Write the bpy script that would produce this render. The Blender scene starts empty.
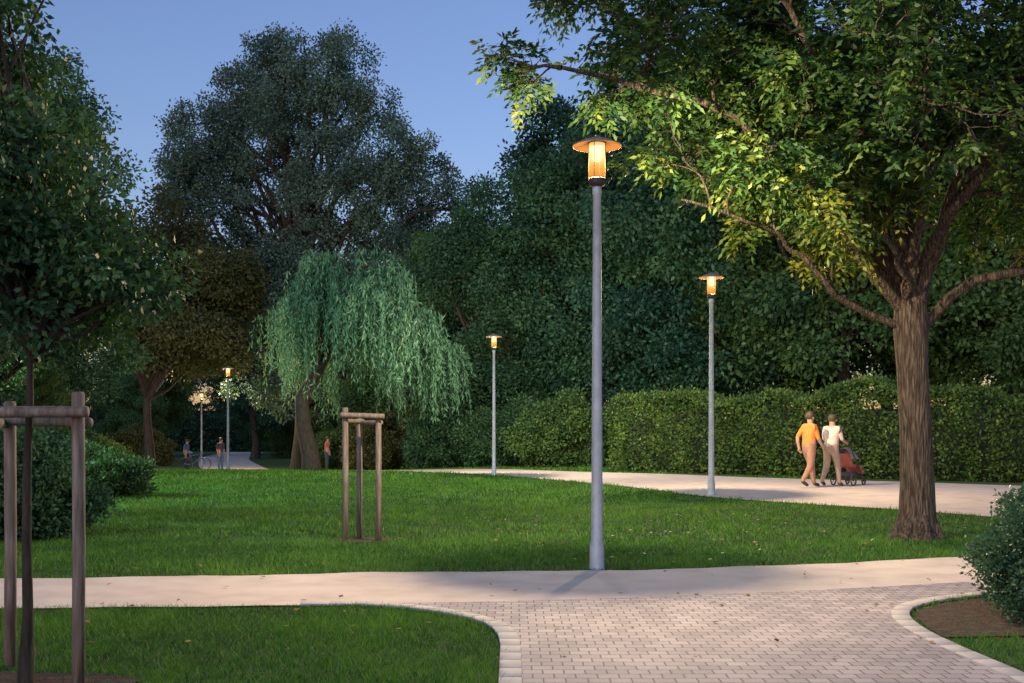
import bpy, math, random
import numpy as np
from mathutils import Vector, Matrix
rng=np.random.default_rng(11)
random.seed(5)
scene=bpy.context.scene
COL=scene.collection

# ------------------------------------------------------------------ terrain
def sst(t):
    t=np.clip(t,0,1); return t*t*(3-2*t)
def H(x,y):
    x=np.asarray(x,float); y=np.asarray(y,float)
    a=sst((y-36)/32)*sst((2-x)/8)
    b=sst((x-1)/5)*sst((y-15)/8)
    return -0.85*a+0.10*b

# ------------------------------------------------------------------ materials
def newmat(name):
    m=bpy.data.materials.new(name); m.use_nodes=True
    nt=m.node_tree; nt.nodes.clear()
    out=nt.nodes.new('ShaderNodeOutputMaterial')
    return m,nt,out
def N(nt,t,**kw):
    n=nt.nodes.new(t)
    for k,v in kw.items():
        if k in n.inputs: n.inputs[k].default_value=v
        else: setattr(n,k,v)
    return n
def ramp(nt,cols,fac):
    r=nt.nodes.new('ShaderNodeValToRGB')
    e=r.color_ramp.elements
    while len(e)<len(cols): e.new(0.5)
    for i,(p,c) in enumerate(cols):
        e[i].position=p; e[i].color=(*c,1)
    nt.links.new(fac,r.inputs[0]); return r
def noise_mat(name,cols,scale=5,rough=.8,bump=.3,bscale=None,stretch=None,metal=0,detail=6,bdist=.02):
    m,nt,out=newmat(name)
    p=N(nt,'ShaderNodeBsdfPrincipled'); p.inputs['Roughness'].default_value=rough; p.inputs['Metallic'].default_value=metal
    tc=N(nt,'ShaderNodeTexCoord'); co=tc.outputs['Object']
    if stretch:
        mp=N(nt,'ShaderNodeMapping'); mp.inputs['Scale'].default_value=stretch
        nt.links.new(co,mp.inputs['Vector']); co=mp.outputs['Vector']
    n1=N(nt,'ShaderNodeTexNoise'); n1.inputs['Scale'].default_value=scale; n1.inputs['Detail'].default_value=detail
    nt.links.new(co,n1.inputs['Vector'])
    r=ramp(nt,cols,n1.outputs['Fac']); nt.links.new(r.outputs[0],p.inputs['Base Color'])
    if bump:
        n2=N(nt,'ShaderNodeTexNoise'); n2.inputs['Scale'].default_value=bscale or scale*4; n2.inputs['Detail'].default_value=5
        nt.links.new(co,n2.inputs['Vector'])
        b=N(nt,'ShaderNodeBump'); b.inputs['Strength'].default_value=bump; b.inputs['Distance'].default_value=bdist
        nt.links.new(n2.outputs['Fac'],b.inputs['Height']); nt.links.new(b.outputs[0],p.inputs['Normal'])
    nt.links.new(p.outputs[0],out.inputs[0]); return m
def leaf_mat(name,cols,trans=.35,vary=True,rough=.55):
    m,nt,out=newmat(name)
    at=N(nt,'ShaderNodeAttribute'); at.attribute_name='rnd'
    r=ramp(nt,cols,at.outputs['Fac']); src=r.outputs[0]
    if vary:
        oi=N(nt,'ShaderNodeObjectInfo'); rr=ramp(nt,[(0,(.70,.85,1.1)),(.5,(1,1,1)),(1,(1.35,1.2,.8))],oi.outputs['Random'])
        vm=N(nt,'ShaderNodeMixRGB'); vm.blend_type='MULTIPLY'; vm.inputs[0].default_value=1
        nt.links.new(src,vm.inputs[1]); nt.links.new(rr.outputs[0],vm.inputs[2]); src=vm.outputs[0]
    p=N(nt,'ShaderNodeBsdfPrincipled'); p.inputs['Roughness'].default_value=rough
    p.inputs['Specular IOR Level'].default_value=.3
    t=N(nt,'ShaderNodeBsdfTranslucent'); mx=N(nt,'ShaderNodeMixShader'); mx.inputs[0].default_value=trans
    nt.links.new(src,p.inputs['Base Color'])
    g=N(nt,'ShaderNodeMixRGB'); g.blend_type='MULTIPLY'; g.inputs[0].default_value=1; g.inputs[2].default_value=(1.4,1.3,.6,1)
    nt.links.new(src,g.inputs[1]); nt.links.new(g.outputs[0],t.inputs[0])
    nt.links.new(p.outputs[0],mx.inputs[1]); nt.links.new(t.outputs[0],mx.inputs[2]); nt.links.new(mx.outputs[0],out.inputs[0])
    return m
def plain(name,c,rough=.6,metal=0,var=.15,scale=12):
    a=tuple(max(0,x*(1-var)) for x in c); b=tuple(min(1,x*(1+var)) for x in c)
    return noise_mat(name,[(.3,a),(.7,b)],scale=scale,rough=rough,bump=.08,metal=metal)

M={}
M['ground']=noise_mat('ground_turf',[(.3,(.022,.05,.010)),(.55,(.035,.090,.014)),(.75,(.06,.12,.02))],scale=1.3,rough=.95,bump=.6,bscale=60,bdist=.03)
M['path']=noise_mat('path_gravel',[(.25,(.47,.39,.35)),(.45,(.555,.475,.43)),(.6,(.60,.52,.475)),(.8,(.66,.58,.53))],scale=2.2,rough=.9,bump=.3,bscale=160,bdist=.006,detail=12)
M['kerb']=noise_mat('kerb_stone',[(.3,(.40,.38,.38)),(.7,(.53,.50,.49))],scale=6,rough=.8,bump=.2,bscale=120,bdist=.005)
M['soil']=noise_mat('bed_soil',[(.3,(.030,.020,.014)),(.6,(.075,.048,.034)),(.8,(.13,.09,.06))],scale=14,rough=1,bump=1,bscale=40,bdist=.04)
M['bark']=noise_mat('bark',[(.36,(.028,.021,.017)),(.5,(.08,.062,.048)),(.66,(.16,.13,.10))],scale=11,rough=.95,bump=1,bscale=13,stretch=(3.6,3.6,.40),bdist=.08)
M['barkdark']=noise_mat('bark_dark',[(.3,(.02,.016,.012)),(.7,(.06,.052,.045))],scale=8,rough=.95,bump=.8,bscale=14,stretch=(2.5,2.5,.6),bdist=.03)
M['wood']=noise_mat('stake_wood',[(.3,(.10,.085,.072)),(.55,(.20,.17,.15)),(.75,(.31,.275,.25))],scale=9,rough=.85,bump=.5,bscale=20,stretch=(4,4,.4),bdist=.01)
M['zinc']=noise_mat('galvanised_steel',[(.3,(.34,.40,.47)),(.7,(.48,.54,.61))],scale=9,rough=.5,bump=.05,metal=.15)
M['darkmetal']=plain('lamp_dark_metal',(.05,.045,.04),rough=.6,metal=.2)
M['cap']=plain('lamp_cap',(.20,.18,.17),rough=.5,metal=.1)
def diffuse_mat(name,c):
    m,nt,out=newmat(name); d=N(nt,'ShaderNodeBsdfDiffuse'); d.inputs[0].default_value=(*c,1); nt.links.new(d.outputs[0],out.inputs[0]); return m
M['capin']=diffuse_mat('lamp_cap_underside',(.0028,.0013,.0005))
M['cage']=diffuse_mat('lamp_cage',(.004,.003,.002))
M['leafdark']=leaf_mat('leaf_dark',[(0,(.013,.046,.030)),(.5,(.032,.096,.052)),(1,(.068,.165,.075))],trans=.22)
M['leafblue']=leaf_mat('leaf_poplar',[(0,(.038,.085,.075)),(.5,(.08,.15,.125)),(1,(.16,.25,.20))],trans=.22,vary=False)
M['leafmid']=leaf_mat('leaf_mid',[(0,(.026,.075,.036)),(.5,(.060,.135,.052)),(1,(.115,.21,.070))],trans=.28)
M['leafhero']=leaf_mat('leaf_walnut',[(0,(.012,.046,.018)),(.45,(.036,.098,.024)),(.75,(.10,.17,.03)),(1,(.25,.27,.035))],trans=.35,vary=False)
M['leafwillow']=leaf_mat('leaf_willow',[(0,(.04,.125,.085)),(.5,(.09,.23,.145)),(1,(.18,.35,.21))],trans=.3,vary=False)
M['leafbrown']=leaf_mat('leaf_autumn',[(0,(.035,.05,.022)),(.5,(.07,.09,.035)),(1,(.12,.125,.05))],trans=.3,vary=False)
M['leafhedge']=leaf_mat('leaf_hedge',[(0,(.03,.075,.022)),(.5,(.075,.155,.038)),(1,(.16,.25,.06))],trans=.25,vary=False)
M['leafbush']=leaf_mat('leaf_bush',[(0,(.022,.07,.045)),(.5,(.05,.13,.075)),(1,(.10,.20,.11))],trans=.2,rough=.4,vary=False)
M['grass']=leaf_mat('grass_blades',[(0,(.016,.062,.008)),(.5,(.055,.185,.022)),(1,(.15,.32,.05))],trans=.3,vary=False)
M['fallen']=leaf_mat('fallen_leaves',[(0,(.08,.05,.02)),(.5,(.20,.13,.04)),(1,(.30,.22,.06))],trans=.1,vary=False)
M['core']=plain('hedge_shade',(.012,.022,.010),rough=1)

def paver_mat():
    m,nt,out=newmat('block_paving')
    p=N(nt,'ShaderNodeBsdfPrincipled'); p.inputs['Roughness'].default_value=.75
    tc=N(nt,'ShaderNodeTexCoord')
    nz=N(nt,'ShaderNodeTexNoise'); nz.inputs['Scale'].default_value=2.5; nz.inputs['Detail'].default_value=2
    nt.links.new(tc.outputs['Object'],nz.inputs['Vector'])
    dm=N(nt,'ShaderNodeMixRGB'); dm.blend_type='ADD'; dm.inputs[0].default_value=.014
    nt.links.new(tc.outputs['Object'],dm.inputs[1]); nt.links.new(nz.outputs['Color'],dm.inputs[2])
    br=N(nt,'ShaderNodeTexBrick'); br.offset=.5
    br.inputs['Scale'].default_value=1; br.inputs['Brick Width'].default_value=.13; br.inputs['Row Height'].default_value=.115
    br.inputs['Mortar Size'].default_value=.005; br.inputs['Mortar Smooth'].default_value=.3; br.inputs['Bias'].default_value=-.1
    br.inputs['Color1'].default_value=(.33,.305,.33,1); br.inputs['Color2'].default_value=(.47,.43,.445,1); br.inputs['Mortar'].default_value=(.11,.10,.105,1)
    nt.links.new(dm.outputs[0],br.inputs['Vector'])
    n2=N(nt,'ShaderNodeTexNoise'); n2.inputs['Scale'].default_value=1.6; n2.inputs['Detail'].default_value=8
    nt.links.new(tc.outputs['Object'],n2.inputs['Vector'])
    r=ramp(nt,[(.3,(.74,.74,.77)),(.7,(1.14,1.10,1.07))],n2.outputs['Fac'])
    mu=N(nt,'ShaderNodeMixRGB'); mu.blend_type='MULTIPLY'; mu.inputs[0].default_value=1
    nt.links.new(br.outputs['Color'],mu.inputs[1]); nt.links.new(r.outputs[0],mu.inputs[2]); nt.links.new(mu.outputs[0],p.inputs['Base Color'])
    n3=N(nt,'ShaderNodeTexNoise'); n3.inputs['Scale'].default_value=90
    nt.links.new(tc.outputs['Object'],n3.inputs['Vector'])
    b1=N(nt,'ShaderNodeBump'); b1.invert=True; b1.inputs['Strength'].default_value=.8; b1.inputs['Distance'].default_value=.01
    nt.links.new(br.outputs['Fac'],b1.inputs['Height'])
    b2=N(nt,'ShaderNodeBump'); b2.inputs['Strength'].default_value=.25; b2.inputs['Distance'].default_value=.006
    nt.links.new(n3.outputs['Fac'],b2.inputs['Height']); nt.links.new(b1.outputs[0],b2.inputs['Normal'])
    nt.links.new(b2.outputs[0],p.inputs['Normal']); nt.links.new(p.outputs[0],out.inputs[0]); return m
M['paver']=paver_mat()
def emis(name,c,s):
    m,nt,out=newmat(name); e=N(nt,'ShaderNodeEmission'); e.inputs[0].default_value=(*c,1); e.inputs[1].default_value=s
    nt.links.new(e.outputs[0],out.inputs[0]); return m
M['bulb']=emis('lamp_bulb',(1,.70,.32),6)
def glass_mat():
    m,nt,out=newmat('lamp_glass'); tc=N(nt,'ShaderNodeTexCoord'); sp=N(nt,'ShaderNodeSeparateXYZ'); nt.links.new(tc.outputs['Object'],sp.inputs[0])
    mr=N(nt,'ShaderNodeMapRange'); mr.inputs['From Min'].default_value=4.19; mr.inputs['From Max'].default_value=4.57; nt.links.new(sp.outputs['Z'],mr.inputs['Value'])
    r=ramp(nt,[(0,(.60,.20,.03)),(.35,(1,.42,.08)),(.55,(1,.76,.32)),(.85,(1,.82,.40)),(1,(1,.50,.12))],mr.outputs[0])
    e=N(nt,'ShaderNodeEmission'); e.inputs[1].default_value=1.3; nt.links.new(r.outputs[0],e.inputs[0])
    t=N(nt,'ShaderNodeBsdfTransparent'); mx=N(nt,'ShaderNodeMixShader'); mx.inputs[0].default_value=.8
    nt.links.new(t.outputs[0],mx.inputs[1]); nt.links.new(e.outputs[0],mx.inputs[2]); nt.links.new(mx.outputs[0],out.inputs[0]); return m
M['glass']=glass_mat()

# ------------------------------------------------------------------ mesh helpers
def mesh_np(name,V,F,mat,attr=None,smooth=False):
    me=bpy.data.meshes.new(name); V=np.ascontiguousarray(V,dtype=np.float32); F=np.ascontiguousarray(F,dtype=np.int32)
    k=F.shape[1]
    me.vertices.add(len(V)); me.vertices.foreach_set('co',V.ravel())
    me.loops.add(F.size); me.loops.foreach_set('vertex_index',F.ravel())
    me.polygons.add(len(F)); me.polygons.foreach_set('loop_start',np.arange(0,F.size,k,dtype=np.int32))
    if smooth: me.polygons.foreach_set('use_smooth',np.ones(len(F),dtype=bool))
    me.update(calc_edges=True)
    if attr is not None:
        a=me.attributes.new('rnd','FLOAT','POINT'); a.data.foreach_set('value',np.ascontiguousarray(attr,dtype=np.float32))
    me.materials.append(mat); return me
def obj(name,me,parent=None,loc=(0,0,0),rot=(0,0,0),sc=(1,1,1)):
    o=bpy.data.objects.new(name,me); COL.objects.link(o)
    o.location=loc; o.rotation_euler=rot; o.scale=sc
    if parent: o.parent=parent
    return o
def empty(name,loc=(0,0,0),rot=(0,0,0),sc=(1,1,1)):
    o=obj(name,None,None,loc,rot,sc); o.empty_display_size=.3; return o
def unit(v):
    n=np.linalg.norm(v,axis=-1,keepdims=True); return v/np.maximum(n,1e-9)
class TB:
    def __init__(s): s.V=[];s.F=[];s.n=0
    def tube(s,pts,rads,seg=8,cap=False):
        P=np.array(pts,float); R=np.array(rads,float)*np.ones(len(P))
        if cap:
            d0=unit(P[1]-P[0])*1e-4; d1=unit(P[-1]-P[-2])*1e-4
            P=np.vstack([P[0]-d0,P,P[-1]+d1]); R=np.concatenate([[1e-4],R,[1e-4]])
        T=unit(np.gradient(P,axis=0)) if not cap else unit(np.vstack([P[2]-P[1],P[2]-P[1],*( [P[i+1]-P[i-1] for i in range(2,len(P)-2)]),P[-2]-P[-3],P[-2]-P[-3]]))
        m=T.mean(0); ref=np.eye(3)[int(np.argmin(np.abs(m)))]
        U=unit(np.cross(T,ref)); W=np.cross(T,U)
        a=np.linspace(0,2*np.pi,seg,endpoint=False)
        ring=P[:,None]+R[:,None,None]*(np.cos(a)[None,:,None]*U[:,None]+np.sin(a)[None,:,None]*W[:,None])
        m_=len(P); i=np.arange(m_-1)[:,None]*seg; j=np.arange(seg)[None]; j2=(j+1)%seg
        F=np.stack([i+j,i+j2,i+seg+j2,i+seg+j],-1).reshape(-1,4)+s.n
        s.V.append(ring.reshape(-1,3)); s.F.append(F); s.n+=m_*seg
    def lathe(s,prof,seg=24,c=(0,0,0)):
        pr=np.array(prof,float); a=np.linspace(0,2*np.pi,seg,endpoint=False)
        V=np.stack([pr[:,0][:,None]*np.cos(a)+c[0],pr[:,0][:,None]*np.sin(a)+c[1],np.repeat(pr[:,1][:,None],seg,1)+c[2]],-1)
        i=np.arange(len(pr)-1)[:,None]*seg; j=np.arange(seg)[None]; j2=(j+1)%seg
        F=np.stack([i+j,i+j2,i+seg+j2,i+seg+j],-1).reshape(-1,4)+s.n
        s.V.append(V.reshape(-1,3)); s.F.append(F); s.n+=len(pr)*seg
    def box(s,c,size,rotz=0):
        x,y,z=[v/2 for v in size]; V=np.array([[i,j,k] for i in(-x,x) for j in(-y,y) for k in(-z,z)])
        cz,sz=math.cos(rotz),math.sin(rotz); V=V@np.array([[cz,sz,0],[-sz,cz,0],[0,0,1]])+np.array(c)
        F=np.array([[0,1,3,2],[4,6,7,5],[0,4,5,1],[2,3,7,6],[0,2,6,4],[1,5,7,3]])+s.n
        s.V.append(V); s.F.append(F); s.n+=8
    def mesh(s,name,mat,smooth=True):
        return mesh_np(name,np.vstack(s.V),np.vstack(s.F),mat,smooth=smooth)
def leaf_mesh(name,P,D,L,W,rnd,mat,fold=.15,seed=0):
    r=np.random.default_rng(seed); n=len(P); D=unit(D)
    S=unit(np.cross(D,r.normal(size=(n,3)))); Nn=np.cross(S,D)
    L=(np.ones(n)*L)[:,None]; W=(np.ones(n)*W)[:,None]
    V=np.stack([P,P+D*L*.45+S*W*.5+Nn*W*fold,P+D*L,P+D*L*.45-S*W*.5+Nn*W*fold],1).reshape(-1,3)
    return mesh_np(name,V,np.arange(4*n).reshape(-1,4),mat,attr=np.repeat(rnd,4))
def crown(lobes,ncl,per,cr,seed,flat=.75,droop=.25,shell=.4):
    r=np.random.default_rng(seed); lb=np.array(lobes,float)
    w=(lb[:,3]*lb[:,4]*lb[:,5])**.7; k=r.choice(len(lb),ncl,p=w/w.sum())
    d=unit(r.normal(size=(ncl,3))); C=lb[k,:3]+d*lb[k,3:6]*(r.random((ncl,1))**shell)
    R=r.uniform(cr[0],cr[1],ncl); cn=r.random(ncl)
    n=r.poisson(per*(R/np.mean(cr))**2)
    idx=np.repeat(np.arange(ncl),n); m=len(idx)
    e=unit(r.normal(size=(m,3))); 
    P=C[idx]+e*(R[idx]*r.random(m)**.5*np.where(r.random(m)<.15,1.35,1))[:,None]*np.array([1,1,flat])
    D=e*.6+r.normal(size=(m,3))*.55+np.array([0,0,-droop])
    rnd=np.clip(.5*cn[idx]+.5*r.random(m),0,1)
    return P,D,rnd,C,R
def trunk_limbs(C,height,tr,seed,n=50,base=.25,lean=(0,0),seg=7):
    r=np.random.default_rng(seed); tb=TB()
    zs=np.linspace(0,1,10); px=lean[0]*zs+np.cumsum(r.normal(size=10))*.02*height*.3; py=lean[1]*zs+np.cumsum(r.normal(size=10))*.02*height*.3
    px-=px[0]; py-=py[0]
    T=np.stack([px,py,zs*height*.82],1); R=tr*(1-zs*.88); R[0]*=1.45
    tb.tube(T,R,12)
    ids=r.choice(len(C),min(n,len(C)),replace=False)
    for i in ids:
        c=C[i]; zt=np.clip(c[2]*r.uniform(.35,.75),height*base,height*.8)
        t=zt/(height*.82); p0=np.array([np.interp(t,zs,T[:,0]),np.interp(t,zs,T[:,1]),zt])
        d=np.linalg.norm(c-p0); m1=p0*.6+c*.4+np.array([0,0,.12*d])+r.normal(size=3)*.06*d; m2=p0*.25+c*.75+np.array([0,0,.10*d])+r.normal(size=3)*.05*d
        r0=min(tr*.5,.018*d+.02); tb.tube([p0,m1,m2,c],[r0,r0*.7,r0*.45,r0*.15],6)
    return tb

# ------------------------------------------------------------------ ground
xs=np.concatenate([[-1500,-600,-250,-120],np.arange(-70,71,1.0),[120,250,600,1500]])
ys=np.concatenate([[-1500,-500,-150,-50],np.arange(-15,121,1.0),[200,400,900,1800]])
X,Y=np.meshgrid(xs,ys); V=np.stack([X.ravel(),Y.ravel(),H(X,Y).ravel()],1)
nx=len(xs); i=np.arange(len(ys)-1)[:,None]*nx; j=np.arange(nx-1)[None]
F=np.stack([i+j,i+j+1,i+nx+j+1,i+nx+j],-1).reshape(-1,4)
obj('ground',mesh_np('ground',V,F,M['ground'],smooth=True))

def resample(P,n):
    P=np.array(P,float)
    out=[]
    k=len(P)
    for t in np.linspace(0,k-1,n):
        a=int(min(t,k-2)); u=t-a
        p0=P[max(a-1,0)];p1=P[a];p2=P[a+1];p3=P[min(a+2,k-1)]
        out.append(.5*((2*p1)+(-p0+p2)*u+(2*p0-5*p1+4*p2-p3)*u*u+(-p0+3*p1-3*p2+p3)*u**3))
    return np.array(out)
def strip(name,Lp,Up,mat,dz,n=140,m=10):
    A=resample(Lp,n);B=resample(Up,n); t=np.linspace(0,1,m)[None,:,None]
    G=A[:,None]*(1-t)+B[:,None]*t; G=G.reshape(-1,2)
    V=np.column_stack([G,H(G[:,0],G[:,1])+dz])
    i=np.arange(n-1)[:,None]*m; j=np.arange(m-1)[None]
    F=np.stack([i+j,i+m+j,i+m+j+1,i+j+1],-1).reshape(-1,4)
    obj(name,mesh_np(name,V,F,mat,smooth=True)); return np.vstack([A,B[::-1]])
midL=[(-35,46),(-16,46.5),(-10,46),(-4.8,41),(-.39,35.9),(2.4,30),(4.2,23.4),(5.5,21.1),(6.95,19.7),(7.9,18.55),(9.1,17.1),(11.2,15.9),(16,14.8),(30,14)]
midU=[(-35,52),(-16,52),(-10,51.5),(-4.4,46),(0,42),(3.6,37),(5.3,34.4),(6.9,32.4),(9.3,30.4),(10.8,29.2),(12.6,27.5),(16,25),(22,22),(32,20)]
poly_mid=strip('park_path',midL,midU,M['path'],.012)
poly_far=strip('park_path',[(-14.2,50),(-16.8,60),(-20.5,72),(-26,92),(-30,115)],[(-10.2,50),(-12.8,60),(-16.5,72),(-22,92),(-26,115)],M['path'],.018,60)

def flat(name,poly,z,mat):
    me=bpy.data.meshes.new(name); me.from_pydata([(x,y,z) for x,y in poly],[],[list(range(len(poly)))]); me.materials.append(mat)
    o=obj(name,me); return o
up=resample([(-40,8),(-20,9.8),(-5.02,11.0),(-1.17,11.5),(.94,11.62),(3.2,12.15),(5.51,13.0),(7.67,14.2),(10.5,15.6),(15,16.5),(30,17)],160)
up[:,1]+=.03*np.sin(up[:,0]*3.1)+.02*np.sin(up[:,0]*7.7+1)
lowl=[(-40,6.3),(-20,8.1)]+[(x,9.05+(x+6)*.062+.02*math.sin(x*5.3)) for x in np.linspace(-7,-1.9,24)]+[(-1.25,9.33)]
cornerL=[(-1.25,9.33),(-.85,9.14),(-.50,8.85),(-.24,8.50),(-.12,8.1),(-.08,7.6),(-.08,6.5),(-.08,-6)]
cornerR=[(3.2,-6),(3.12,6.7),(3.07,7.5),(3.07,8.1),(3.14,8.65),(3.32,9.12),(3.66,9.5),(4.16,9.83)]
lowr=[(4.16,9.83),(6.5,10.8),(10,12.2),(18,13),(30,13)]
pave_top=resample([(-1.35,9.36),(.07,9.52),(1.69,9.86),(3.17,10.28),(4.45,10.72)],14)
path_low=lowl[:-1]+[(-1.4,9.32)]+[tuple(p) for p in pave_top]+[(4.5,10.0)]+lowr[1:]
poly_front=np.array([tuple(p) for p in up]+path_low[::-1])
flat('park_path',poly_front,.016,M['path'])
cL=resample(cornerL[:-2],30); cL=np.vstack([cL,[cornerL[-1]]])
cR=np.vstack([[cornerR[0]],resample(cornerR[1:],30)])
poly_pave=np.vstack([pave_top,[(4.5,9.98)],cR[::-1],cL[::-1]])
flat('paved_walkway',poly_pave,.022,M['paver'])
def edging(name,line,inw,w=.14,L=.24,z0=.004,z1=.028):
    tb=TB(); line=np.array(line); seg=np.linalg.norm(np.diff(line,axis=0),axis=1); s=np.concatenate([[0],np.cumsum(seg)])
    k=int(s[-1]/L)
    for q in range(k):
        a=np.array([np.interp(q*L+.004,s,line[:,c]) for c in(0,1)]); b=np.array([np.interp((q+1)*L-.004,s,line[:,c]) for c in(0,1)])
        d=unit(b-a); nrm=np.array([-d[1],d[0]])*inw
        c=(a+b)/2+nrm*w/2; tb.box((c[0],c[1],(z0+z1)/2+random.uniform(-.001,.001)),(np.linalg.norm(b-a),w,z1-z0),math.atan2(d[1],d[0]))
    o=obj(name,tb.mesh(name,M['kerb'],False)); b=o.modifiers.new('b','BEVEL'); b.width=.004; b.segments=1
edging('edging_stones',np.vstack([[(-1.8,9.32)],cL[:-1],[(-.08,3)]]),1)
edging('edging_stones',np.vstack([[(3.14,3)],cR[1:],[(5.2,10.3)]]),1)
def irregular(cx,cy,rx,ry,seed,n=26):
    r=np.random.default_rng(seed); a=np.linspace(0,2*np.pi,n,endpoint=False); k=1+r.normal(size=n)*.07
    return np.stack([cx+rx*k*np.cos(a),cy+ry*k*np.sin(a)],1)
soilbed=np.array([(3.10,7.9),(3.12,8.25),(3.2,8.7),(3.36,9.1),(3.7,9.44),(4.2,9.78),(5.2,10.2),(5.4,9),(4.6,8.0),(3.7,7.95)])
flat('planting_bed',soilbed,.014,M['soil'])
m1=irregular(-2.75,6.35,.62,.42,3); m2=irregular(-2.03,14.9,.42,.36,4)
flat('planting_bed',m1,.012,M['soil']); flat('planting_bed',m2,.012,M['soil'])

# ------------------------------------------------------------------ grass
def inpoly(P,poly):
    x,y=P[:,0],P[:,1]; c=np.zeros(len(P),bool); n=len(poly); j=n-1
    for i in range(n):
        xi,yi=poly[i];xj,yj=poly[j]
        if yi!=yj:
            c^=((yi>y)!=(yj>y))&(x<(xj-xi)*(y-yi)/(yj-yi)+xi)
        j=i
    return c
EX=[poly_mid,poly_far,poly_front,poly_pave]
BEDS=[soilbed,m1,m2]
def grass(x0,x1,y0,y1,dens,h,w):
    n=int((x1-x0)*(y1-y0)*dens); P=np.stack([rng.uniform(x0,x1,n),rng.uniform(y0,y1,n)],1)
    bad=np.zeros(n,bool)
    for e in EX: bad|=inpoly(P,e)
    for e in BEDS: bad|=(inpoly(P,e)&(rng.random(n)<.975))
    P=P[~bad]; n=len(P); x,y=P[:,0],P[:,1]
    patch=np.sin(x*1.7+np.sin(y*1.1)*2)*np.sin(y*1.9+np.cos(x*.8)*2)+.7*np.sin(x*6.1+np.sin(y*4.3)*2)*np.sin(y*5.3+np.cos(x*3.8)*2)
    a=rng.uniform(0,2*np.pi,n); hh=h*rng.uniform(.5,1.3,n)*(1+.28*patch); ww=w*rng.uniform(.7,1.3,n)
    tall=rng.random(n)<.015; hh=np.where(tall,hh*1.6,hh)
    B=np.column_stack([P,H(x,y)-.003]); s=np.stack([np.cos(a),np.sin(a),0*a],1)*ww[:,None]*.5
    lean=rng.normal(size=(n,2))*.5*hh[:,None]; T=B+np.column_stack([lean,hh])
    V=np.stack([B-s,B+s,T],1).reshape(-1,3); r=np.clip(.46+.20*patch+rng.normal(size=n)*.25,0,1)
    return V,np.repeat(r,3)
gs=[grass(-5,-.0,5.2,9.4,3600,.052,.006),grass(3,7,5.8,11,2200,.05,.007),grass(-9,9,10.8,15,1400,.055,.010),grass(-13,11,15,22,560,.06,.016),grass(-20,9,22,33,240,.07,.03),grass(-28,5,33,47,110,.075,.05)]
V=np.vstack([g[0] for g in gs]); A=np.concatenate([g[1] for g in gs])
obj('lawn_grass',mesh_np('lawn_grass',V,np.arange(len(V)).reshape(-1,3),M['grass'],attr=A))
n=420; r=np.random.default_rng(55); P=np.column_stack([r.normal(4.2,3.2,n),r.uniform(7,19,n),np.full(n,.03)])
P[:120,0]=r.uniform(-6,3,120); P[:,2]=.034+H(P[:,0],P[:,1])+.02*(~(inpoly(P[:,:2],poly_front)|inpoly(P[:,:2],poly_pave)|inpoly(P[:,:2],poly_mid)))
D=r.normal(size=(n,3))*np.array([1,1,.12])
rr=r.random(n); D=unit(D); S=unit(np.cross(D,np.array([0,0,1])+r.normal(size=(n,3))*.25)); L=r.uniform(.04,.08,n)[:,None]
Vl=np.stack([P,P+D*L*.5+S*L*.3,P+D*L,P+D*L*.5-S*L*.3],1).reshape(-1,3)
obj('fallen_leaves',mesh_np('fallen_leaves',Vl,np.arange(4*n).reshape(-1,4),M['fallen'],attr=np.repeat(rr,4)))

# ------------------------------------------------------------------ street lamps
def lamp_meshes():
    p=TB()
    p.lathe([(0.001,0),(.085,0),(.085,.02),(.078,.03),(.078,.26),(.070,.30),(.062,.32),(.058,1.2),(.050,2.6),(.043,4.02),(.05,4.03),(.05,4.10),(.03,4.12),(.001,4.121)],20)
    d=TB(); d.lathe([(.03,4.10),(.078,4.12),(.088,4.14),(.088,4.185),(.080,4.198)],24)
    cg=TB()
    cg.lathe([(.080,4.199),(.001,4.2)],24)
    for k in range(4):
        a=k*math.pi/2+.6; cg.tube([(.094*math.cos(a),.094*math.sin(a),4.18),(.094*math.cos(a),.094*math.sin(a),4.57)],[.0035,.0035],6)
    c=TB(); c.lathe([(.001,4.652),(.03,4.648),(.05,4.632),(.15,4.600),(.262,4.552),(.266,4.540),(.2645,4.537)],36)
    ci=TB(); ci.lathe([(.264,4.537),(.24,4.543),(.12,4.575),(.001,4.58)],36)
    g=TB(); g.lathe([(.084,4.195),(.088,4.22),(.088,4.55),(.084,4.57)],28)
    b=TB(); b.lathe([(.001,4.37),(.035,4.38),(.050,4.42),(.050,4.54),(.001,4.55)],16)
    return [('pole',p.mesh('lamp_pole',M['zinc'])),('collar',d.mesh('lamp_collar',M['darkmetal'])),('cage',cg.mesh('lamp_cage',M['cage'])),('cap',c.mesh('lamp_cap',M['cap'])),('cap_underside',ci.mesh('lamp_cap_underside',M['capin'])),('glass_cylinder',g.mesh('lamp_glass',M['glass'])),('bulb',b.mesh('lamp_bulb',M['bulb']))]
LM=lamp_meshes()
def street_lamp(x,y,s=1.0,power=600,col=(1,.74,.46)):
    e=empty('street_lamp',(x,y,float(H(x,y))),(0,0,random.random()),(s,s,s))
    for n,me in LM: obj(n,me,e)
    l=bpy.data.lights.new('lamp_light','POINT'); l.energy=power*2.0; l.color=col; l.shadow_soft_size=.03
    o=bpy.data.objects.new('lamp_light',l); COL.objects.link(o); o.parent=e; o.location=(0,0,4.33)
street_lamp(.911,11.79,1.0,4600)
street_lamp(4.35,24.0,1.045,6200)
street_lamp(-.59,35.9,1.0,6000,(1,.80,.54))
street_lamp(-11.75,45.5,.93,4200)
street_lamp(-17.5,62,.95,4500)
street_lamp(-14.0,24.5,1.0,9000,(.66,1.0,.82))  # assumed lamp, out of view, added to cast cool light on left lawn

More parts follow.
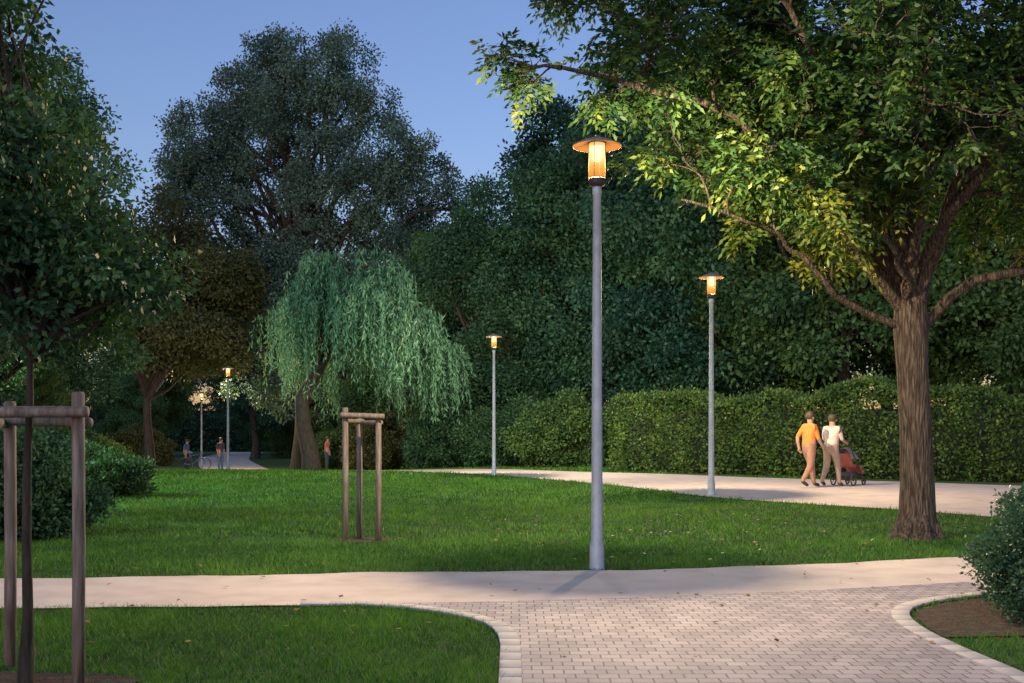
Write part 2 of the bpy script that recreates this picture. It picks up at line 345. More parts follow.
# ------------------------------------------------------------------ tree library (distant / mid)
def tree_variant(tag,lobes,ncl,per,cr,L,W,mat,height,tr,seed,nl=50,shell=.4,base=.25,wood='barkdark'):
    P,D,rnd,C,R=crown(lobes,ncl,per,cr,seed,shell=shell)
    lm=leaf_mesh('leaves_'+tag,P,D,L*np.random.default_rng(seed).uniform(.7,1.2,len(P)),W,rnd,mat,seed=seed)
    wm=trunk_limbs(C,height,tr,seed,nl,base).mesh('wood_'+tag,M[wood])
    return wm,lm
def rand_lobes(seed,h,w,z0,n):
    r=np.random.default_rng(seed); out=[(0,0,(h+z0)/2,w*.7,w*.7,(h-z0)/2)]
    for _ in range(n):
        a=r.uniform(0,6.28); z=r.uniform(z0+.15*(h-z0),h*.90); k=1-abs((z-(z0+.4*(h-z0)))/(h-z0))*.9
        out.append((w*.68*k*math.cos(a),w*.68*k*math.sin(a),z,w*.40,w*.40,h*.13))
    return out
TV={}
TV['A']=tree_variant('a',rand_lobes(1,12,4.2,2.2,11),240,330,(.4,1.0),.18,.10,M['leafdark'],12,.26,21)
TV['B']=tree_variant('b',rand_lobes(2,12,3.4,1.0,12),240,330,(.4,.9),.175,.095,M['leafdark'],12,.22,22)
TV['C']=tree_variant('c',rand_lobes(3,12,4.6,.8,14),280,330,(.45,1.05),.185,.10,M['leafmid'],12,.26,23)
TV['D']=tree_variant('d',rand_lobes(4,9,3.2,3.0,9),170,300,(.35,.8),.14,.075,M['leafbrown'],9,.16,24)
TV['N']=tree_variant('n',rand_lobes(6,12,3.9,2.0,14),310,460,(.3,.75),.125,.062,M['leafdark'],12,.24,25,90)
def place_tree(v,x,y,s=1,rot=0,name='deciduous_tree',parent=None,sz=None):
    e=empty(name,(x,y,float(H(x,y))-.05),(0,0,rot),(s,s,sz or s))
    obj('trunk_and_branches',TV[v][0],e); obj('foliage',TV[v][1],e)
    if parent: e.parent=parent
    return e
lob=[(0,0,16,4.6,5,8.6),(5.0,0,12.8,3.8,4,7.4),(-4.6,0,14.5,3.0,3.6,6.9),(1.8,0,21.6,2.4,2.6,3.9),(-1.6,0,21.4,2.0,2.2,3.9),(7.6,0,13.4,2.3,2.2,6.0),(-6.3,0,17.3,1.6,2,3.4),(0,0,8,6,5,5),(4.2,0,18.8,1.8,2,3),(-3.8,0,19.4,1.6,2,3)]
P,D,rnd,C,R=crown(lob,660,270,(.4,1.05),31,shell=.35,flat=1.0)
e=empty('poplar_tree',(-12,62,-.8))
obj('foliage',leaf_mesh('poplar_leaves',P,D,.19,.11,rnd,M['leafblue'],seed=3),e)
obj('trunk_and_branches',trunk_limbs(C,22,.38,31,110,.15).mesh('poplar_wood',M['barkdark']),e)
place_tree('B',-.6,50,1.14,.4); place_tree('A',3.2,49,1.15,1.3); place_tree('B',6.8,46,1.25,2.2)
place_tree('D',-18.3,55.5,1.6,.7); place_tree('A',-19.5,38,1.05,2.1)
place_tree('N',-7.9,16.2,.60,.2,sz=.60); place_tree('N',-11.8,21,.78,.9)
place_tree('C',-16.8,29,.85,1.9)
dm=empty('distant_trees')
r=np.random.default_rng(77)
for (x0,x1,yy,s0,s1,st) in [(9,46,47,1.1,1.5,5.5),(5,50,57,1.2,1.5,7),(-50,-24,50,.85,1.1,7),(-60,-4,90,.9,1.25,8)]:
    x=x0
    while x<x1:
        k='ABC'[r.integers(3)]; s=r.uniform(s0,s1)
        place_tree(k,x+r.uniform(-1,1),yy+r.uniform(-2.5,2.5)-(max(0,x-10)*.45 if yy==47 else 0),s,r.uniform(0,6.28),'tree',dm); x+=st*r.uniform(.8,1.2)
for (x,y,s) in [(-27,78,.6),(-31,66,.65),(-12.5,76,.6),(-8,66,.5),(-25,58,.5),(-5.5,58,.8),(-3.0,57,1.0),(1.5,58,1.15),(-16,98,.8),(-24,104,.8),(-33,100,.8),(-18,112,.9)]:
    place_tree('C',x,y,s,r.uniform(0,6.28),'tree',dm)

# ------------------------------------------------------------------ hedge
def hedge(name,line,h,depth,dens,L,W,mat,seed,amp=.12):
    r=np.random.default_rng(seed); line=np.array(line,float)
    seg=np.linalg.norm(np.diff(line,axis=0),axis=1); s=np.concatenate([[0],np.cumsum(seg)]); tot=s[-1]
    prof=2*h+depth; n=int(tot*prof*dens)
    t=r.uniform(-.02,tot+.02,n); q=r.uniform(0,prof,n)
    cx=np.interp(t,s,line[:,0]); cy=np.interp(t,s,line[:,1])
    k=np.clip(np.searchsorted(s,t)-1,0,len(seg)-1); d=unit(np.diff(line,axis=0))[k]; nr=np.stack([d[:,1],-d[:,0]],1)
    front=q<h; top=(q>=h)&(q<h+depth)
    lat=np.where(front,depth/2,np.where(top,depth/2-(q-h),-depth/2)); z=np.where(front,q,np.where(top,h,h-(q-h-depth)))
    wob=amp*(np.sin(t*1.9+z*1.3)+np.sin(t*4.1-z*2.7+1)*.6+np.sin(t*.7+2)*.8)
    hz=1+.05*np.sin(t*.8)+.03*np.sin(t*2.3)
    off=wob-np.abs(r.normal(size=n))*.10+ (r.random(n)<.08)*r.uniform(0,.28,n)
    lat=lat+np.where(top,0,np.sign(lat)*off); z=z*hz+np.where(top,off*.8,0)
    P=np.stack([cx+nr[:,0]*lat,cy+nr[:,1]*lat,z],1); P[:,2]+=H(P[:,0],P[:,1])
    nrm=np.stack([nr[:,0]*np.sign(lat)*~top,nr[:,1]*np.sign(lat)*~top,top*1.0],1)
    D=nrm*.7+r.normal(size=(n,3))*.6+np.array([0,0,.1])
    cl=np.sin(t*3.3+z*2.1)*np.sin(z*3.7-t*1.3)
    rnd=np.clip(.5+.26*cl+r.normal(size=n)*.18,0,1)
    e=empty(name); obj('foliage',leaf_mesh(name+'_leaves',P,D,L,W,rnd,mat,seed=seed),e)
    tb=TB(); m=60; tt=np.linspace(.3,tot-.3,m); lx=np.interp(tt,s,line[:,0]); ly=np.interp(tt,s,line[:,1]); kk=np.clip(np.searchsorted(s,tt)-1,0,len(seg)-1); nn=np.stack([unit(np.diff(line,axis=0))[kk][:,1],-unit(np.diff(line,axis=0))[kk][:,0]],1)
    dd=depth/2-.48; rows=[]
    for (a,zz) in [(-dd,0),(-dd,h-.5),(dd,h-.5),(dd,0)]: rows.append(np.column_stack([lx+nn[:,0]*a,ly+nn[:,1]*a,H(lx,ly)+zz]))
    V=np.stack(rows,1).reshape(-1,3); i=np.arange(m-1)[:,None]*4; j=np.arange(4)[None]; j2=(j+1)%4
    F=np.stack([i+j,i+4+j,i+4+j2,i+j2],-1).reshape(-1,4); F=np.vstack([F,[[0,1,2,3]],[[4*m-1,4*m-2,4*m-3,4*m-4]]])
    obj('light_block_core',mesh_np(name+'_core',V,F,M['core']),e)  # solid dark core added inside the leaves to block light showing through
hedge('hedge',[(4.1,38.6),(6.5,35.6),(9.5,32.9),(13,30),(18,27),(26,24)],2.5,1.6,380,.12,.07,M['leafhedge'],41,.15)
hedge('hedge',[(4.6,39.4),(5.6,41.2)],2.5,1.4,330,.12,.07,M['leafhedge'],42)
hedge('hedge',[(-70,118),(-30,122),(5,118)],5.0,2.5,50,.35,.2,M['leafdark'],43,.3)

def bush(name,x,y,lobes,ncl,per,cr,L,W,mat,seed,stems=True):
    P,D,rnd,C,R=crown(lobes,ncl,per,cr,seed,shell=.28,droop=-.1)
    k=P[:,2]>.02; e=empty(name,(x,y,float(H(x,y))))
    obj('foliage',leaf_mesh(name+'_leaves',P[k],D[k],L,W,rnd[k],mat,seed=seed),e)
    tb=TB(); r=np.random.default_rng(seed)
    for i in r.choice(len(C),min(40,len(C)),replace=False):
        c=C[i]; b=np.array([c[0]*.25,c[1]*.25,0]); tb.tube([b,b*.5+c*.5+[0,0,.08],c],[.015,.01,.004],5)
    obj('stems',tb.mesh(name+'_stems',M['barkdark']),e)
bush('shrub',4.33,8.75,[(0,0,.50,.60,.6,.50),(.5,.3,.6,.6,.6,.55),(-.05,-.2,.35,.58,.5,.36),(.15,.1,.84,.46,.45,.26),(0,0,.5,.4,.4,.4)],420,150,(.09,.18),.04,.022,M['leafbush'],51)
bush('shrub',-9.1,24.6,[(0,0,.45,1.0,.9,.45),(.5,0,.4,.7,.7,.4),(-.8,.3,.6,.9,.8,.5)],120,170,(.18,.32),.10,.055,M['leafdark'],52)
bush('shrub',-7.0,15.0,[(0,0,.8,1.1,1,.9),(-.8,.2,1.1,1.1,1,1.1),(.5,.3,.5,.7,.7,.5)],220,260,(.16,.34),.075,.04,M['leafdark'],53)
bush('shrub',-15.5,33,[(0,0,.9,2.2,1.2,1.0),(1.8,0,.7,1.4,1,.8)],150,200,(.3,.5),.13,.07,M['leafmid'],54)
for k,(x,y,s) in enumerate([(-2.4,47,1.0),(.2,45.6,1.1),(2.6,43.4,1.15),(-5.6,50,1.0),(-24,56,1.2),(-9.0,59.5,.9),(-21.5,57,.6),(-28,54,1.2),(-13,84,1.2),(-17.5,92,1.4),(-10,72,1.2),(-24.5,72,1.0)]):
    bush('shrub',x,y,[(0,0,1.2*s,1.8*s,1.3,1.3*s),(1*s,.2,.9*s,1.2*s,1.1,1.0*s),(-1*s,0,1.0*s,1.3*s,1,1.1*s)],150,190,(.3,.55),.14,.075,M[['leafdark','leafmid','leafmid','leafbrown'][k%4]],60+k)

# ------------------------------------------------------------------ willow
def willow(x,y):
    e=empty('weeping_willow',(x,y,float(H(x,y)))); r=np.random.default_rng(15); tb=TB()
    tb.tube([(.05,0,-.1),(0,0,.6),(-.28,0,1.8),(-.35,0,2.8),(.3,0,3.9),(.9,0,5)],[.42,.34,.30,.27,.22,.14],12)
    P=[];D=[];Rn=[]
    cx=1.8
    for k in range(46):
        a=k*2.399+r.uniform(-.3,.3); q=((k+.5)/46)**.5*r.uniform(.8,1.05)
        hx=3.5 if math.cos(a)>0 else 3.3
        ex=cx+hx*q*math.cos(a); ey=3.0*q*math.sin(a); ez=8.0-2.6*q*q+r.normal()*.4-.22*max(0,(ex-cx))
        p0=np.array([.2,0,3.4+r.uniform(0,1.2)]); m=np.array([ex*.6,ey*.6,ez+.1]); en=np.array([ex,ey,ez]); tip=en+np.array([math.cos(a)*.5,math.sin(a)*.5,-.45])
        B=resample([p0,p0*.5+m*.5+[0,0,.3],m,en,tip],14); tb.tube(B,np.linspace(.09,.008,14),6)
        cn=r.random()
        ns=34
        for s in range(ns):
            t=(.45+.55*r.random()**.8)*13; ai=min(int(t),12); s0=B[ai]+(B[ai+1]-B[ai])*(t-ai)+r.normal(size=3)*np.array([.22,.22,.1])
            ln=r.uniform(.8,3.4)*(0.5+.55*q)
            low=1.5+1.0*r.random()+(.7 if s0[0]<cx-1.6 else 0)+(0.3 if s0[0]>cx+2.6 else 0); ln=min(ln,s0[2]-low)
            if ln<.35: continue
            n=int(ln*15)+3; tt=np.linspace(0,1,n); b=r.uniform(0,6.28); out=np.array([math.cos(a)*.6+math.cos(b)*.7,math.sin(a)*.6+math.sin(b)*.7,0])*.38
            pts=s0+out*np.sqrt(tt)[:,None]+np.array([0,0,-1])*(ln*tt**1.25)[:,None]+np.array([0,0,1])*(.16*np.sin(np.minimum(tt*7,3.14)))[:,None]+r.normal(size=3)*.10*tt[:,None]
            P.append(pts+r.normal(size=(n,3))*.03); D.append(np.tile([0,0,-1.],(n,1))+r.normal(size=(n,3))*.45+out*.3); Rn.append(np.clip(.35*cn+r.random()*.3+r.random(n)*.35,0,1))
            if s%4==0: tb.tube(pts[::max(1,n//5)],.006,3)
        n=26; t=np.random.default_rng(k).integers(6,14,n); q0=B[t]+r.normal(size=(n,3))*.16
        P.append(q0); D.append(r.normal(size=(n,3))+np.array([0,0,.6])); Rn.append(r.random(n))
    P=np.vstack(P);D=np.vstack(D);Rn=np.concatenate(Rn)
    obj('trunk_and_branches',tb.mesh('willow_wood',M['barkdark']),e)
    obj('foliage',leaf_mesh('willow_leaves',P,D,.23,.05,Rn,M['leafwillow'],seed=8),e)
willow(-7.75,42.3)

# ------------------------------------------------------------------ hero tree on the right
def hero(x,y):
    r=np.random.default_rng(17); O=np.array([x,y,0.0]); tb=TB(); LP=[];LD=[];LR=[]
    zz=[-.1,0,.12,.35,.8,1.5,2.3,2.9,3.2,3.5]; rr=[.40,.35,.28,.245,.225,.21,.205,.23,.21,.16]
    tb.tube([(-.02*z+.03*math.sin(z*1.7),0.02*math.sin(z*2),z) for z in zz],rr,28)
    for k in range(7):
        a=k*.9+.3; tb.tube([(math.cos(a)*.14,math.sin(a)*.14,.5),(math.cos(a)*.24,math.sin(a)*.24,.14),(math.cos(a)*.40,math.sin(a)*.40,-.06)],[.05,.08,.05],8)
    limbs=[([(5.4,15,3.0),(4.8,14.8,3.7),(4.06,14.5,4.6),(3.0,14,5.3),(1.9,13.6,5.75),(.6,13.2,5.85)],.09),
     ([(5.4,15,2.9),(4.75,14.8,3.15),(4.2,14.6,3.35),(3.7,14.4,3.85),(3.1,14.1,4.15),(2.1,13.6,4.35)],.055),
     ([(5.5,15,3.1),(5.5,15,4.6),(5.6,15.2,6.3),(5.8,15.4,8.8)],.14),
     ([(5.4,15,3.0),(5.0,15.3,4.7),(4.6,15.8,6.4),(4,16.3,8.4)],.11),
     ([(5.5,15,2.9),(6.2,14.8,3.4),(7.1,14.5,3.8),(8.3,14.2,4.6),(9.6,14,5.4)],.08),
     ([(5.55,15,3.1),(5.8,14.6,4.3),(6.3,14.2,5.5),(6.9,13.6,7.2)],.10),
     ([(5.45,15,3.2),(5.2,14,4.9),(4.8,12.8,6.3),(4.4,11.8,7.4)],.08),
     ([(5.5,15,3.1),(5.8,16.3,4.6),(6.4,17.6,6),(7,18.8,7)],.08),
     ([(5.3,15,3.3),(4.4,15.2,4.9),(3.3,15.4,6.2),(2.2,15.5,7.0),(1.2,15.4,7.4)],.09),
     ([(5.5,15,3.3),(5.0,16.2,5.0),(4.0,17.4,6.2),(3,18.4,6.9)],.08),
     ([(5.55,15,3.3),(6.5,15.8,5.0),(7.8,16.4,6.2),(9,17,7.0)],.08),
     ([(5.5,15,3.6),(6.2,13.8,5.2),(7.2,12.6,6.2),(8.0,11.6,6.6)],.08),
     ([(5.4,15,3.4),(4.7,14.4,5.2),(3.7,13.9,6.5),(2.9,13.6,7.5)],.08),
     ([(5.4,15,3.3),(4.7,15.0,4.4),(3.9,14.9,5.3),(3.0,14.9,5.7),(2.2,15.0,6.2)],.07),
     ([(5.4,15,3.2),(5.0,14.4,3.7),(4.5,13.9,4.1),(3.9,13.5,4.3)],.05)]
    def floor(X):
        return float(np.interp(X,[0,1.0,1.8,2.4,3.4,4.4,5.5,7,9],[5.3,4.95,4.25,3.9,3.75,3.65,4.1,3.9,3.9]))
    def cleaf(p,d,rn):
        w=p+O; fl=floor(w[0])
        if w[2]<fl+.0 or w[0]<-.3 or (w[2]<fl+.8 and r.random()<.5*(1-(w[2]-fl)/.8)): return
        rn=np.clip(rn*.75+.42*np.clip(1-(w[2]-fl)/1.3,0,1),0,1)  # low leaves shifted yellower: lamp glow painted into their colour
        d=unit(d); side=unit(np.cross(d,[0,0,1])+1e-6); Lr=r.uniform(.20,.32)
        for t in (.2,.4,.6,.8):
            for sg in (-1,1):
                q=p+d*Lr*t+np.array([0,0,-.12*t*t]); LP.append(q); LD.append(d*.55+side*sg+np.array([0,0,-.35])+r.normal(size=3)*.25); LR.append(rn)
        LP.append(p+d*Lr+np.array([0,0,-.12])); LD.append(d+np.array([0,0,-.6])); LR.append(rn)
    def branch(p,d,L,rad,lev):
        w=p+O
        if w[2]<floor(w[0])-.25 and lev>1: return
        n=5; pts=[p]; dd=unit(d)
        for k in range(n):
            dd=unit(dd+r.normal(size=3)*.22+np.array([0,0,.08 if lev<3 else -.03])); pts.append(pts[-1]+dd*L/n)
        pts=np.array(pts); tb.tube(pts,np.linspace(rad,rad*.3,n+1),{1:7,2:5,3:4}[lev])
        if lev<3:
            nk={1:6,2:5}[lev]
            for k in range(nk):
                t=r.uniform(.25,1)*n; a=min(int(t),n-1); q=pts[a]+(pts[a+1]-pts[a])*(t-a)
                ax=unit(pts[a+1]-pts[a]); o=unit(np.cross(ax,r.normal(size=3))); o[2]*=.6
                branch(q,ax*.7+o*.8,L*r.uniform(.42,.6),rad*.5,lev+1)
        else:
            rn=r.random()
            for k in range(int(r.integers(2,4))):
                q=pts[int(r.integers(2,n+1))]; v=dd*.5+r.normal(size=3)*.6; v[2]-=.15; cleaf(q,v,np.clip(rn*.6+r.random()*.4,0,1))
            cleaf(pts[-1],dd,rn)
    for li,(L,r0) in enumerate(limbs):
        pts=resample(np.array(L)-O,12); pts[1:-1]+=r.normal(size=(10,3))*.05; m=len(pts)
        tb.tube(pts,np.linspace(r0,r0*.28,m),10)
        nb=9 if li not in(1,14) else 6
        for k in range(nb):
            t=(.30+.70*(k+r.random())/nb)*(m-1); a=min(int(t),m-2); q=pts[a]+(pts[a+1]-pts[a])*(t-a)
            ax=unit(pts[a+1]-pts[a]); o=unit(np.cross(ax,r.normal(size=3))); o[2]=abs(o[2])*.7 if r.random()<.7 else o[2]
            branch(q,ax*.6+o,r.uniform(.9,1.6)*(1 if li not in(0,1,14) else .7),r0*.32,1)
    LP=np.array(LP);LD=np.array(LD);LR=np.clip(np.array(LR)+r.normal(size=len(LR))*.08,0,1)
    e=empty('walnut_tree',(x,y,0)); obj('trunk_and_branches',tb.mesh('walnut_wood',M['bark']),e)
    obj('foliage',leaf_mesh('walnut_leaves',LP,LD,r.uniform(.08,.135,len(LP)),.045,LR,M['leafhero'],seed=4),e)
hero(5.52,15.0)

# ------------------------------------------------------------------ staked young trees
def stake_frame(x,y,posts,bars,rotz=0):
    e=empty('wooden_stake_frame',(x,y,0),(0,0,rotz))
    for k,(px,py,h,rad) in enumerate(posts):
        tb=TB(); tb.tube([(px,py,-.1),(px+.005,py,h*.5),(px,py,h-.012),(px,py,h)],[rad,rad,rad,rad*.85],14,cap=True); obj('post_%d'%(k+1),tb.mesh('stake_post',M['wood']),e)
    for k,(a,b,rad) in enumerate(bars):
        tb=TB(); a=np.array(a);b=np.array(b); tb.tube([a,a+(b-a)*.02,a+(b-a)*.98,b],[rad*.9,rad,rad,rad*.9],12,cap=True); obj('rail_%d'%(k+1),tb.mesh('stake_rail',M['wood']),e)
stake_frame(-2.75,6.35,[(.245,0,1.72,.036),(-.23,-.05,1.62,.036),(-.40,.55,1.68,.036)],[((-.46,-.12,1.60),(.33,-.072,1.605),.033),((-.25,0.03,1.53),(-.46,.60,1.55),.03),((.29,.06,1.545),(-.47,.50,1.56),.03)])
stake_frame(-2.0,14.7,[(-.23,0,1.80,.04),(-.10,.42,1.72,.04),(.21,.02,1.70,.04)],[((-.28,-.075,1.70),(.30,-.055,1.68),.036),((-.26,.05,1.62),(-.05,.47,1.62),.03),((.25,.08,1.60),(-.13,.47,1.60),.03)])
def young(x,y,h,lobes,ncl,per,seed):
    P,D,rnd,C,R=crown(lobes,ncl,per,(.12,.28),seed,droop=.45,shell=.6); e=empty('young_tree',(x,y,0))
    obj('foliage',leaf_mesh('young_leaves',P,D,.055,.03,rnd,M['leafdark'],seed=seed),e)
    obj('trunk_and_branches',trunk_limbs(C,h,.034,seed,70,.42).mesh('young_wood',M['barkdark']),e)
young(-2.84,6.42,4.6,[(0,0,2.65,.7,.75,.7),(-.5,.2,3.3,.7,.7,.9),(.25,.1,2.4,.55,.6,.4),(-.3,0,4.2,.5,.5,.8)],190,125,71)

# ------------------------------------------------------------------ people
skin=plain('skin',(.46,.29,.21)); hairm=plain('hair',(.07,.045,.03))
def person(name,x,y,yaw,h,pose,shirt,trou,shoe,bend=0,legskin=False,bulk=1.2):
    e=empty(name,(x,y,float(H(x,y))+.014),(0,0,yaw),(h/1.75,)*3)
    J={'pel':(0,0,.95,.13*bulk),'sp':(.01,0,1.12,.13*bulk),'ch':(.02+bend,0,1.32,.15*bulk),'nk':(.03+bend,0,1.475,.06),'hd':(.055+bend,0,1.60,.088),'hd2':(.05+bend,0,1.685,.075)}
    def leg(s,a):
        return {'hip'+s:(0,.09*(1 if s=='L' else -1),.88,.10*bulk),'kn'+s:(a[0],.10*(1 if s=='L' else -1),a[1],.068*bulk),'an'+s:(a[2],.10*(1 if s=='L' else -1),a[3],.05),'to'+s:(a[2]+.17,.11*(1 if s=='L' else -1),a[3]-.05 if a[3]<.12 else a[3]-.10,.035)}
    def arm(s,a):
        g=1 if s=='L' else -1
        return {'sh'+s:(.02+bend,.185*g,1.405,.066*bulk),'el'+s:(a[0],.235*g,a[1],.048),'wr'+s:(a[2],.22*g,a[3],.032),'hn'+s:(a[4],.215*g,a[5],.032)}
    J.update(leg('L',pose['legL']));J.update(leg('R',pose['legR']));J.update(arm('L',pose['armL']));J.update(arm('R',pose['armR']))
    E=[('pel','sp'),('sp','ch'),('ch','nk'),('nk','hd'),('hd','hd2')]
    for s in 'LR': E+=[('pel','hip'+s),('hip'+s,'kn'+s),('kn'+s,'an'+s),('an'+s,'to'+s),('ch','sh'+s),('sh'+s,'el'+s),('el'+s,'wr'+s),('wr'+s,'hn'+s)]
    ks=list(J); me=bpy.data.meshes.new('skel'); me.from_pydata([J[k][:3] for k in ks],[(ks.index(a),ks.index(b)) for a,b in E],[])
    o=obj('tmp',me); md=o.modifiers.new('s','SKIN'); md.use_smooth_shade=True
    for i,k in enumerate(ks):
        sv=me.skin_vertices[0].data[i]; sv.radius=(J[k][3],J[k][3]*(1 if k not in('ch','sp','pel') else .85)); sv.use_root=(k=='pel')
    sb=o.modifiers.new('b','SUBSURF'); sb.levels=2; sb.render_levels=2
    dg=bpy.context.evaluated_depsgraph_get(); dg.update(); b=bpy.data.meshes.new_from_object(o.evaluated_get(dg)); bpy.data.objects.remove(o)
    b.materials.clear()
    for m in (shirt,trou,skin,shoe): b.materials.append(m)
    seg=[(np.array(J[a][:3]),np.array(J[c][:3]),a,c) for a,c in E]
    for p in b.polygons:
        c=np.array(p.center); best=None
        for A,B,a,cc in seg:
            t=np.clip(np.dot(c-A,B-A)/max(np.dot(B-A,B-A),1e-9),0,1); dd=np.linalg.norm(c-A-(B-A)*t)
            if best is None or dd<best[0]: best=(dd,a,cc,t)
        _,a,cc,t=best
        if cc.startswith('hip') or cc.startswith('kn'): mi=1
        elif cc.startswith('an'): mi=2 if legskin else 1
        elif cc.startswith('to'): mi=3
        elif cc in('hd','hd2'): mi=2
        elif cc=='nk': mi=2 if t>.85 else 0
        elif cc.startswith('wr'): mi=2 
        elif cc.startswith('hn'): mi=2
        elif cc=='sp' and t<.3: mi=1
        else: mi=0
        p.material_index=mi; p.use_smooth=True
    obj('body',b,e)
    hb=TB(); hx=J['hd'][0]
    hb.lathe([(.001,1.775),(.05,1.765),(.082,1.735),(.098,1.69),(.100,1.64),(.092,1.60),(.07,1.59)],18,(hx-.022,0,0)); obj('hair',hb.mesh('hair',hairm),e)
    f=TB(); f.tube([(hx+.085,0,1.635),(hx+.112,0,1.595),(hx+.088,0,1.585)],[.008,.014,.008],6)
    for g in(-1,1): f.tube([(hx-.005,g*.085,1.64),(hx-.01,g*.098,1.615),(hx-.005,g*.086,1.585)],[.008,.014,.007],6)
    obj('nose_and_ears',f.mesh('nose_ears',skin),e)
    ey=TB()
    for g in(-1,1): ey.lathe([(.001,1.632),(.010,1.625),(.001,1.618)],8,(hx+.080,g*.032,0))
    ey.tube([(hx+.083,-.025,1.553),(hx+.088,0,1.551),(hx+.083,.025,1.553)],[.003,.006,.003],5)
    obj('eyes_and_mouth',ey.mesh('eyes',hairm),e)
    fg=TB()
    for s in 'LR':
        w=np.array(J['wr'+s][:3]);q=np.array(J['hn'+s][:3]); d=unit(q-w); g=1 if s=='L' else -1
        fx=unit(np.cross([0,1,0],d))
        for k in range(4):
            b0=q+fx*(k-1.5)*.018; ln=[.065,.078,.072,.055][k]
            fg.tube([b0-d*.01,b0+d*ln*.5,b0+d*ln*.95+np.array([0,-g*.022,0])],[.0095,.0085,.006],6)
        fg.tube([w+d*.03+fx*.02,w+d*.06+fx*.05,w+d*.09+fx*.055],[.011,.010,.007],6)
    obj('fingers',fg.mesh('fingers',skin),e)
WALK={'legL':(.17,.52,.24,.085),'legR':(-.03,.50,-.28,.15),'armL':(-.14,1.16,-.11,.93,-.08,.86),'armR':(.08,1.14,.22,.95,.28,.90)}
PUSH={'legL':(-.02,.50,-.26,.14),'legR':(.16,.52,.22,.085),'armL':(.10,1.15,.36,1.06,.43,1.06),'armR':(.10,1.15,.36,1.06,.43,1.06)}
STAND={'legL':(.02,.50,.0,.085),'legR':(.0,.50,-.02,.085),'armL':(-.02,1.13,.06,.90,.08,.82),'armR':(-.02,1.13,.08,.90,.10,.82)}
orange=plain('orange_shirt',(.80,.25,.05),.8); brown=plain('brown_trousers',(.36,.20,.14),.85); white=plain('light_shirt',(.66,.54,.49),.8); jeans=plain('blue_jeans',(.08,.14,.28),.85); shoe=plain('shoes',(.05,.045,.04),.6); dark=plain('dark_jacket',(.05,.06,.09),.8); redd=plain('red_fabric',(.34,.10,.08),.8); khaki=plain('khaki',(.36,.27,.22),.8)
person('walking_man',7.15,26.5,.45,1.82,WALK,orange,brown,shoe)
person('walking_woman',7.80,26.9,.8,1.76,PUSH,white,khaki,shoe,bend=.03)
person('standing_man',-15.9,60,-.6,1.78,STAND,dark,jeans,shoe)
person('standing_man',-18.2,61.5,-.3,1.74,STAND,jeans,dark,shoe)
person('standing_woman',-10.1,55.5,2.5,1.70,STAND,dark,dark,shoe)
person('standing_man',-9.35,55.6,.5,1.74,STAND,redd,dark,shoe)
def stroller(x,y,yaw):
    e=empty('baby_stroller',(x,y,float(H(x,y))+.014),(0,0,yaw)); w=TB()
    def wheel(cx,cy,r0):
        n=24; a=np.linspace(0,2*np.pi,n+1); w.tube(np.stack([cx+np.cos(a)*(r0-.018),cy+0*a,r0+np.sin(a)*(r0-.018)],1),.018,8)
        for k in range(6): b=k*math.pi/3; w.tube([(cx,cy,r0),(cx+math.cos(b)*(r0-.02),cy,r0+math.sin(b)*(r0-.02))],.005,4)
        w.tube([(cx,cy-.025,r0),(cx,cy+.025,r0)],.022,8,cap=True)
    for g in(-1,1): wheel(-.22,g*.27,.15); wheel(.42,g*.22,.11)
    obj('wheels',w.mesh('wheels',shoe),e)
    f=TB()
    for g in(-1,1):
        f.tube([(.42,g*.2,.11),(.1,g*.24,.5),(-.25,g*.25,.85),(-.38,g*.25,1.05)],.013,6); f.tube([(-.22,g*.24,.15),(.0,g*.24,.45),(.25,g*.22,.58)],.013,6)
    f.tube([(-.38,-.25,1.05),(-.41,-.2,1.06),(-.41,.2,1.06),(-.38,.25,1.05)],.017,8); f.tube([(-.22,-.25,.15),(-.22,.25,.15)],.01,6)
    obj('frame',f.mesh('frame',M['darkmetal']),e)
    s=TB(); prof=[(-.24,.80),(-.18,.55),(-.08,.44),(.18,.44),(.30,.40),(.42,.28),(.50,.28)]
    rows=[]
    for (a,z) in prof: rows.append([(a,-.2,z+.1),(a,-.19,z),(a,.19,z),(a,.2,z+.1)])
    V=np.array(rows).reshape(-1,3); i=np.arange(len(prof)-1)[:,None]*4; j=np.arange(3)[None]; s.V.append(V); s.F.append(np.stack([i+j,i+j+1,i+5+j,i+4+j],-1).reshape(-1,4)); s.n+=len(V)
    obj('seat',s.mesh('seat',redd),e)
    h=TB(); A=np.linspace(-.1,1.9,9); B=np.linspace(0,np.pi,9)
    V=np.array([[(-.12+.30*math.sin(a-.35)*1.0, .22*math.cos(b), .66+.30*math.cos(a-.35)*math.sin(b) ) for b in B] for a in A]).reshape(-1,3)
    i=np.arange(8)[:,None]*9; j=np.arange(8)[None]; h.V.append(V); h.F.append(np.stack([i+j,i+j+1,i+10+j,i+9+j],-1).reshape(-1,4)); h.n+=81
    obj('hood',h.mesh('hood',plain('grey_fabric',(.30,.26,.27),.8)),e)
    bk=TB(); bk.box((.02,0,.26),(.36,.34,.14)); obj('basket',bk.mesh('basket',dark,False),e)
stroller(8.39,27.50,.8)
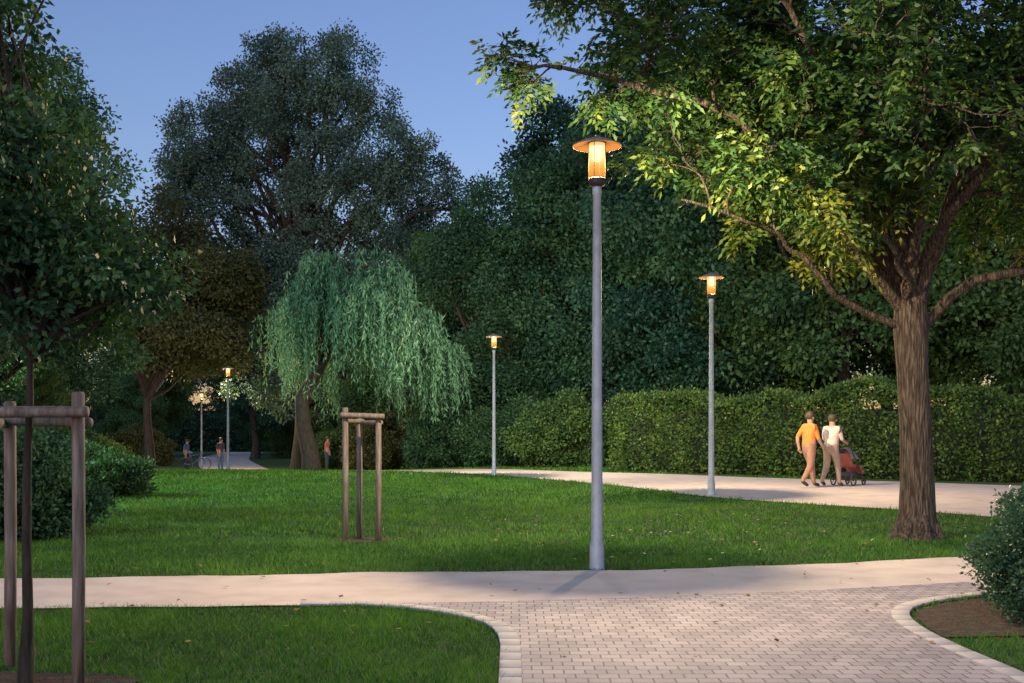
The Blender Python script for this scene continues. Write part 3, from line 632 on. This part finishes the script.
def bicycle(x,y,yaw):
    e=empty('bicycle',(x,y,float(H(x,y))+.018),(0,0,yaw)); t=TB(); f=TB()
    for cx in(-.52,.52):
        a=np.linspace(0,2*np.pi,29); t.tube(np.stack([cx+.33*np.cos(a),0*a,.345+.33*np.sin(a)],1),.022,6)
        for k in range(10): b=k*math.pi/5; t.tube([(cx,0,.345),(cx+.32*math.cos(b),0,.345+.32*math.sin(b))],.003,3)
    obj('wheels',t.mesh('bike_wheels',shoe),e)
    for p in [[(-.52,0,.345),(-.1,0,.30),(.38,0,.82)],[(-.1,0,.30),(-.22,0,.92)],[(-.52,0,.345),(-.2,0,.80),(.36,0,.86)],[(.52,0,.345),(.38,0,.82),(.34,0,1.0)],[(.34,-.28,1.02),(.36,0,1.0),(.34,.28,1.02)],[(-.1,-.12,.18),(-.1,0,.30),(-.1,.12,.42)]]: f.tube(p,.018,6)
    f.tube([(-.36,0,.95),(-.22,0,.96),(-.1,0,.94)],[.06,.05,.02],8); obj('frame',f.mesh('bike_frame',jeans),e)
bicycle(-17.2,59.6,.3)

# ------------------------------------------------------------------ world, sun, camera
w=bpy.data.worlds.new('World'); scene.world=w; w.use_nodes=True; nt=w.node_tree; nt.nodes.clear()
out=nt.nodes.new('ShaderNodeOutputWorld'); bg=nt.nodes.new('ShaderNodeBackground'); sk=nt.nodes.new('ShaderNodeTexSky')
sk.sky_type='NISHITA'; sk.sun_disc=False; sk.sun_elevation=math.radians(4); sk.sun_rotation=math.radians(200); sk.air_density=1.0; sk.dust_density=.6; sk.ozone_density=2.6
mu=nt.nodes.new('ShaderNodeMixRGB'); mu.blend_type='MULTIPLY'; mu.inputs[0].default_value=1; mu.inputs[2].default_value=(.97,.75,.90,1)
nt.links.new(sk.outputs[0],mu.inputs[1]); nt.links.new(mu.outputs[0],bg.inputs[0]); bg.inputs[1].default_value=.35
nt.links.new(bg.outputs[0],out.inputs[0])
sl=bpy.data.lights.new('sun','SUN'); sl.energy=.85; sl.angle=math.radians(50); sl.color=(.72,.88,1.0)
so=bpy.data.objects.new('sun',sl); COL.objects.link(so)
az=math.radians(200); el=math.radians(38)
sd=Vector((math.sin(az)*math.cos(el),math.cos(az)*math.cos(el),math.sin(el))); so.rotation_euler=sd.to_track_quat('Z','Y').to_euler(); so.location=(0,-10,20)
cam=bpy.data.cameras.new('camera'); cam.lens=38.67; cam.sensor_width=36; cam.shift_y=.0864; cam.clip_end=4000; cam.clip_start=.05
co=bpy.data.objects.new('camera',cam); COL.objects.link(co); co.location=(0,0,1.5); co.rotation_euler=(math.radians(90),0,0); scene.camera=co
scene.view_settings.view_transform='Standard'; scene.view_settings.look='None'; scene.view_settings.exposure=0
